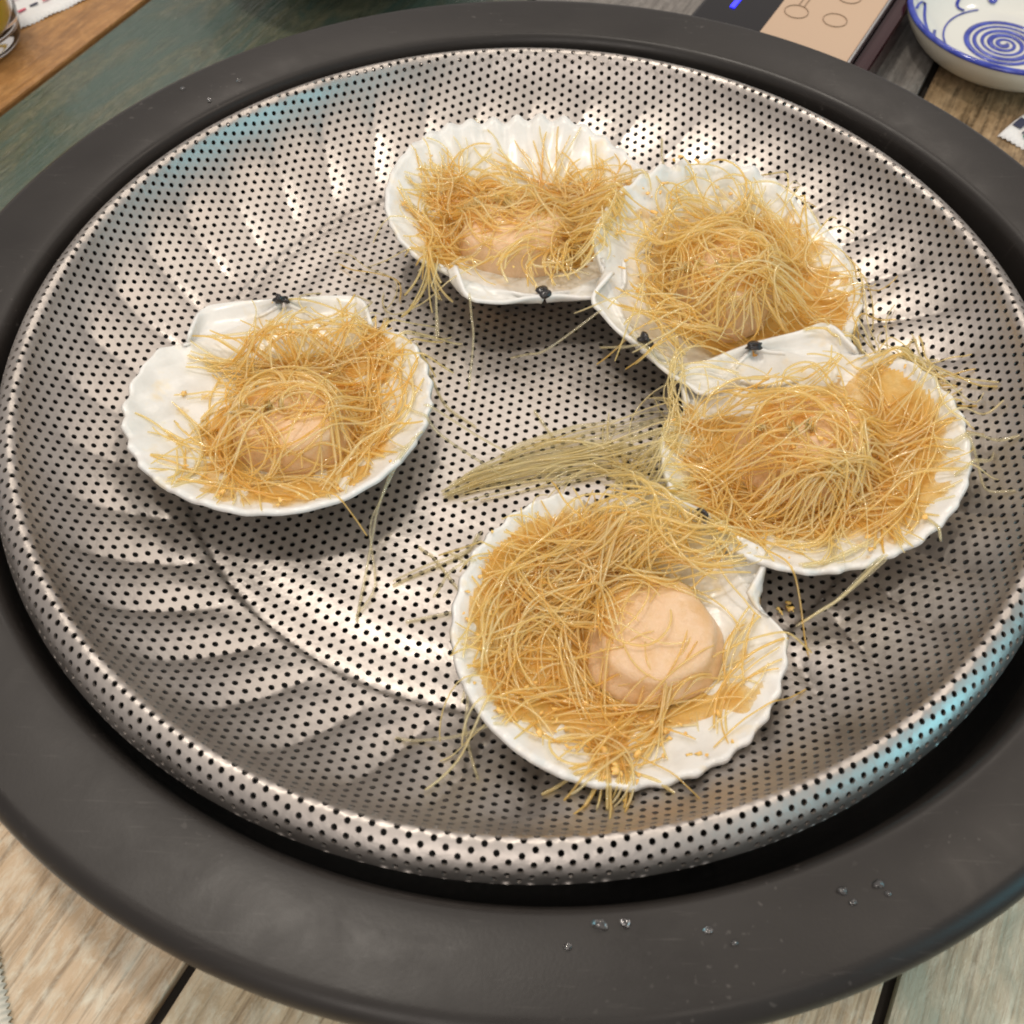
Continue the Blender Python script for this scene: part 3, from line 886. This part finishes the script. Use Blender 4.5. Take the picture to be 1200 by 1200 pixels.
for k, (pts, lab, cnt) in enumerate(LOOSE):
    lr = np.random.default_rng(500 + k)
    parts = []
    for q in range(cnt):
        P = spline(np.array(pts) + lr.normal(0, .0012, (len(pts), 2)) * (q > 0), 20)
        X = P[None, :, 0]; Y = P[None, :, 1]
        parts.append(np.stack([X, Y, settle(X, Y, np.full(X.shape, .0007 + .0007 * q), .6)], -1))
    P = np.concatenate(parts)
    o = add_strands("loose_noodle", P[:1], np.array([.00052]), M['clear'], None)
    for q in range(1, cnt): add_strands("side_strand", P[q:q + 1], np.array([.00045]), M['clear' if q % 2 else 'pale'], o)
    tag(o, lab, "glass noodle", "loose glass noodles on the tray")

# ------------------------------------------------------------------ water droplets on the rim of the pot
DROPS = [(.0216, -.1984, 2.0, "larger water droplet on the pot rim straight below the front shell"), (.0281, -.1978, 1.4, "water droplet on the pot rim just right of the larger one by the gap"),
         (.0133, -.2042, 1.2, "water droplet left of and below the larger one on the near rim"),
         (.0847, -.1883, 1.5, "left of the bright water droplets on the right part of the near rim"), (.0945, -.1863, 1.8, "right of the bright water droplets on the right part of the near rim"),
         (.0963, -.1886, .9, "tiny water droplet beside the bright one on the right part of the near rim"), (.0871, -.1912, 1.1, "dark water droplet below the bright ones on the near rim"),
         (.0491, -.1991, 1.1, "left water droplet of the pair right of centre on the near rim"), (.0554, -.2020, 1.2, "right water droplet of the pair right of centre on the near rim"),
         (-.1567, .1523, 1.2, "leftmost water droplet on the far left rim"), (-.1439, .1451, 1.0, "water droplet near the tray on the far left rim"),
         (-.1332, .1595, 1.1, "water droplet highest up on the far left rim")]
for k, (x, y, s, lab) in enumerate(DROPS):
    o = lump("water_droplet", (x, y, -.0054), (.0009 * s, .0007 * s, .0006 * s), M['water'], None, 900 + k, .3, 3)
    tag(o, lab, "water droplet", "water droplets on the pot rim")

lr = np.random.default_rng(77)
for k in range(12):
    rr_, tt_ = math.sqrt(lr.uniform(.05, 1)) * .172, lr.uniform(0, 2 * math.pi)
    if k < 12: rr_, tt_ = lr.uniform(.125, .165), lr.uniform(-.25, .75)
    x, y = rr_ * math.cos(tt_), rr_ * math.sin(tt_)
    s = lr.uniform(.6, 1.5)
    if any(np.hypot(x - q[0], y - q[1]) < .056 for q in SH): continue
    o = lump("water_droplet", (x, y, float(tray_z(np.array([x]), np.array([y]))[0]) + .0002), (.0014 * s, .0011 * s, .0007 * s), M['water'], None, 950 + k, .3, 2)
    tag(o, "clear water droplet clinging to the steel tray " + ("wall to the right of the shells" if k < 12 else "floor" if rr_ < .13 else "wall on the left" if x < 0 else "wall on the right"), "water droplet", "water droplets on the tray")

# ------------------------------------------------------------------ induction cooker beyond the pot
CA = R_(62.0)
ck = empty("induction_cooker", (0, 0, TZ), CA - math.pi / 2)
tag(ck, "black induction cooker with a beige control panel behind the pot", "induction cooker")
cz = .025
M['blk'] = plain("black_glass", (.006, .005, .006), .08)
M['red'] = plain("dark_red_glossy_edge", (.030, .008, .010), .12)
M['beige'] = plain("beige_panel", (.50, .355, .245), .35)
M['trim'] = plain("polished_trim", (.62, .62, .62), .2, Metallic=1.0)
M['print'] = plain("brown_print", (.16, .10, .06), .5)
ledm = NT("blue_led"); ledm.set(Base_Color=(0, 0, .1), Emission_Color=(.03, .03, 1.0), Emission_Strength=3.0); M['led'] = ledm.m
box("body", -.068, .0250, .225, .46, .0005, cz, M['blk'], ck, .002)
box("side_strip", .0262, .0353, .225, .46, .0005, cz - .002, M['red'], ck, .003)
box("control_panel", -.0265, .0245, .240, .45, cz + .0002, cz + .0030, M['beige'], ck, .0004)
box("trim", .0248, .0262, .230, .455, cz - .004, cz + .0036, M['trim'], ck, .0004)


def ring(name, cx, cy, z, r0, r1, mat, parent, n=40, sx=1.0):
    th = np.linspace(0, 2 * math.pi, n, endpoint=False)
    V = []
    for r, zz in ((r0, z), (r1, z), (r1, z + .0003), (r0, z + .0003)): V.append(np.stack([cx + sx * r * np.cos(th), cy + r * np.sin(th), np.full(n, zz)], -1))
    V = np.concatenate(V); Q = []
    for a in range(4):
        for j in range(n): Q.append((a * n + j, a * n + (j + 1) % n, ((a + 1) % 4) * n + (j + 1) % n, ((a + 1) % 4) * n + j))
    return fast_mesh(name, V, np.array(Q), mat, parent, False)


def ck_local(x, y):
    a = -(CA - math.pi / 2)
    return x * math.cos(a) - y * math.sin(a), x * math.sin(a) + y * math.cos(a)


for (x, y) in ((.1437, .3046), (.164, .2968), (.1756, .3205), (.1556, .3300)):
    lx, ly = ck_local(x, y)
    ring("button_outline", lx, ly, cz + .0031, .0064, .0067, M['print'], ck)
lx, ly = ck_local(.1437, .3046)
for s in (-.0016, .0016): box("icon_stroke", lx + s - .0002 + .0005, lx + s + .0002 + .0005, ly + .0068, ly + .016, cz + .0031, cz + .0034, M['print'], ck, 0)
lx, ly = ck_local(.1115, .3170)
box("led", lx - .0014, lx + .0014, ly - .005, ly + .010, cz + .0002, cz + .0008, M['led'], ck, .0002)

# ------------------------------------------------------------------ blue and white sauce dish
dish = empty("sauce_dish", (.2690, .3130, TZ)); tag(dish, "white porcelain sauce dish with a blue spiral and blue rim", "dish")
M['porc'] = plain("porcelain_glaze", (.66, .67, .63), .12, Coat_Weight=.5, Coat_Roughness=.05)
M['porco'] = plain("porcelain_outside", (.55, .52, .43), .3)
bl = NT("cobalt_blue_glaze"); bl.set(Base_Color=bl.ramp(bl.noise(bl.coord(), 120, 3), [(.35, (.025, .04, .30)), (.65, (.06, .09, .45))]), Roughness=.12); M['blue'] = bl.m
inn = smooth_prof([(.0005, .0060), (.030, .0060), (.038, .0075), (.050, .0150), (.0575, .0250)], 3)
outp = smooth_prof([(.0600, .0252), (.0585, .0180), (.050, .0075), (.036, .0012), (.033, .0004), (.001, .0004)], 3)
lathe("bowl_inside", inn, M['porc'], dish, 96)
lathe("bowl_outside", outp, M['porco'], dish, 96)
lathe("rim", [(.0587 + .0017 * math.cos(t) * (1 if math.cos(t) > 0 else 1.0), .0252 + .0015 * math.sin(t)) for t in np.linspace(0, 2 * math.pi, 13)], M['blue'], dish, 96)


def ribbon(name, pts, wid, mat, parent):
    P = np.array(pts, float); T = np.gradient(P, axis=0); T /= np.linalg.norm(T, axis=1, keepdims=True)
    S = np.stack([-T[:, 1], T[:, 0], np.zeros(len(P))], -1)
    S /= np.linalg.norm(S, axis=1, keepdims=True) + 1e-9
    wv = np.array(wid)[:, None] if hasattr(wid, '__len__') else wid
    V = np.concatenate([P + S * wv, P - S * wv]); n = len(P)
    Q = np.array([(k, k + n, k + n + 1, k + 1) for k in range(n - 1)])
    o = fast_mesh(name, V, Q, mat, parent)
    md = o.modifiers.new("thickness", 'SOLIDIFY'); md.thickness = .0002; md.offset = 0
    return o


th = np.linspace(.5, 2 * math.pi * 5.3, 260)
rr = .0006 + .00070 * th
ribbon("painted_spiral", [(r * math.cos(-t + .8), r * math.sin(-t + .8), .00635) for r, t in zip(rr, th)], .0013 + .0004 * np.sin(th * .7), M['blue'], dish)
t2 = np.linspace(1.8, 5.0, 60)
ribbon("painted_line", [(.0345 * math.cos(t), .0345 * math.sin(t), .00735) for t in t2], .0005, M['blue'], dish)


def wallp(r, t): return (r * math.cos(t), r * math.sin(t), float(np.interp(r, inn[:, 0], inn[:, 1])) + .0006)


ribbon("painted_stroke", [wallp(.040 + .014 * k / 14, 2.95 + .30 * math.sin(k * .45)) for k in range(15)], .0009, M['blue'], dish)
ribbon("painted_stroke", [wallp(.036 + .018 * k / 14, 2.05 + .08 * math.sin(k * .6)) for k in range(15)], .0010, M['blue'], dish)
ribbon("painted_stroke", [wallp(.043 + .004 * math.sin(k * .5), 1.35 + .02 * k) for k in range(18)], .0014, M['blue'], dish)
ribbon("painted_stroke", [wallp(.050 + .003 * math.sin(k * .7), 1.25 + .02 * k) for k in range(18)], .0010, M['blue'], dish)

# ------------------------------------------------------------------ dark green bowl behind the pot
gbm = NT("dark_green_glaze"); gbm.set(Base_Color=gbm.ramp(gbm.noise(gbm.coord(), 30, 4), [(.3, (.045, .055, .032)), (.7, (.10, .11, .06))]), Roughness=.22)
gb = empty("green_bowl", (-.1180, .4060, TZ)); tag(gb, "dark green glazed bowl cut off at the top behind the pot", "bowl")
lathe("outside", smooth_prof([(.001, .0005), (.045, .0005), (.052, .006), (.066, .018), (.082, .036), (.092, .060)], 3), gbm.m, gb, 96)
lathe("inside", smooth_prof([(.090, .0600), (.080, .038), (.060, .018), (.001, .012)], 3), gbm.m, gb, 96)
lathe("rim", [(.091 + .0014 * math.cos(t), .060 + .0014 * math.sin(t)) for t in np.linspace(0, 2 * math.pi, 11)], gbm.m, gb, 96)

# ------------------------------------------------------------------ drinking glass with yellow drink, far left
gm = plain("clear_glass", (1, 1, 1), .01, Transmission_Weight=1.0, IOR=1.5)
gl = empty("drinking_glass", (-.3290, .3000, TZ)); tag(gl, "clear drinking glass with a thick rounded base, cut off at the left edge", "glass")
lathe("glass_wall", smooth_prof([(.001, .0006), (.022, .0006), (.0285, .003), (.031, .010), (.0325, .03), (.034, .085), (.0325, .085), (.0305, .03), (.0285, .013), (.022, .009), (.001, .0085)], 3), gm, gl, 80)
dr = lathe("yellow_drink", smooth_prof([(.001, .0092), (.021, .0096), (.0277, .0135), (.0297, .03), (.0307, .06), (.029, .0605), (.001, .0605)], 2), plain("yellow_drink", (.85, .66, .04), .05, Transmission_Weight=.35, IOR=1.33), None, 64)
dr.location = (-.3290, .3000, TZ); tag(dr, "yellow drink inside the clear glass at the left edge", "drink")

# ------------------------------------------------------------------ paper packets
pap = NT("white_paper"); pap.set(Base_Color=pap.ramp(pap.noise(pap.coord(), 60, 4), [(.3, (.70, .71, .72)), (.7, (.78, .78, .77))]), Roughness=.55); pap.bump(pap.noise(pap.coord(), 90, 4), .4, .0008)
papb = plain("cream_paper", (.74, .70, .60), .6)


def packet(name, corner, a_edge, ln, dp, mat, label, cat, teeth=26, crinkle=.0004):
    """sheet whose zigzag edge runs from corner along a_edge; depth dp to the left of that direction"""
    root = empty(name, (corner[0], corner[1], TZ + .0004), a_edge); tag(root, label, cat)
    n = teeth * 2 + 1; m = 8
    V = []; xs = np.linspace(0, ln, n)
    for j in range(m):
        yy = dp * j / (m - 1)
        for k, x in enumerate(xs):
            y = yy + (.0015 * (k % 2) if j == 0 else 0)
            V.append((x, y, .0006 + .0010 * (1 - math.cos(2 * math.pi * min(1, j / 3.0))) * .5 + crinkle * math.sin(x * 300 + j)))
    Q = [(j * n + k, j * n + k + 1, (j + 1) * n + k + 1, (j + 1) * n + k) for j in range(m - 1) for k in range(n - 1)]
    o = fast_mesh("paper", np.array(V), np.array(Q), mat, root)
    md = o.modifiers.new("thickness", 'SOLIDIFY'); md.thickness = .0006; md.offset = -1
    return root


pk = packet("paper_packet", (-.3085, .3133), R_(47.2), .075, .055, pap.m, "white paper packet with dashed print and a pinked edge beside the glass", "paper packet")
M['pink'] = plain("pink_ink", (.62, .10, .16), .5); M['navy'] = plain("navy_ink", (.035, .04, .08), .5); M['grn'] = plain("green_ink", (.02, .20, .12), .5)
for k, (x, y, mt) in enumerate([(.004, .0135, 'navy'), (.0125, .0135, 'pink'), (.021, .0140, 'navy'), (.0295, .0140, 'pink'), (.038, .0140, 'navy'), (.006, .0280, 'pink'), (.016, .0285, 'pink'), (.026, .028, 'navy')]):
    box("printed_dash", x, x + .0052, y, y + .0016, .0021, .0025, M[mt], pk, 0)
pr = packet("paper_slip", (.2490, .2340), R_(46.5) - math.pi / 2, .07, .06, pap.m, "white paper slip with black print on the right edge behind the pot", "paper slip", 24)
for (x0, x1, y0, y1, mt) in [(.0012, .0062, .0125, .0215, 'navy'), (.0085, .0095, .0095, .0190, 'navy'), (.0085, .0125, .0180, .0190, 'navy'), (.0140, .0155, .003, .012, 'grn'), (.0105, .0118, .007, .016, 'grn')]:
    box("printed_mark", x0, x1, y0, y1, .0021, .0025, M[mt], pr, 0)
pb = packet("paper_sleeve", (-.1518 + .012, -.2136 - .026), R_(-63.6) + math.pi, .085, .06, papb, "cream paper sleeve with green print at the near left corner", "paper sleeve", 40)
pb.rotation_euler = (0, 0, R_(-63.6) + math.pi)
for (x0, x1, y0, y1) in [(.036, .044, -.0, .0)]: pass
ribbon("printed_line", [(.040 + .010 * k / 8, -.0 + .004 + .012 * k / 8, .0030) for k in range(9)], .0004, M['grn'], pb)
ribbon("printed_line", [(.047 + .006 * k / 8, .003 + .014 * k / 8, .0030) for k in range(9)], .0004, M['grn'], pb)
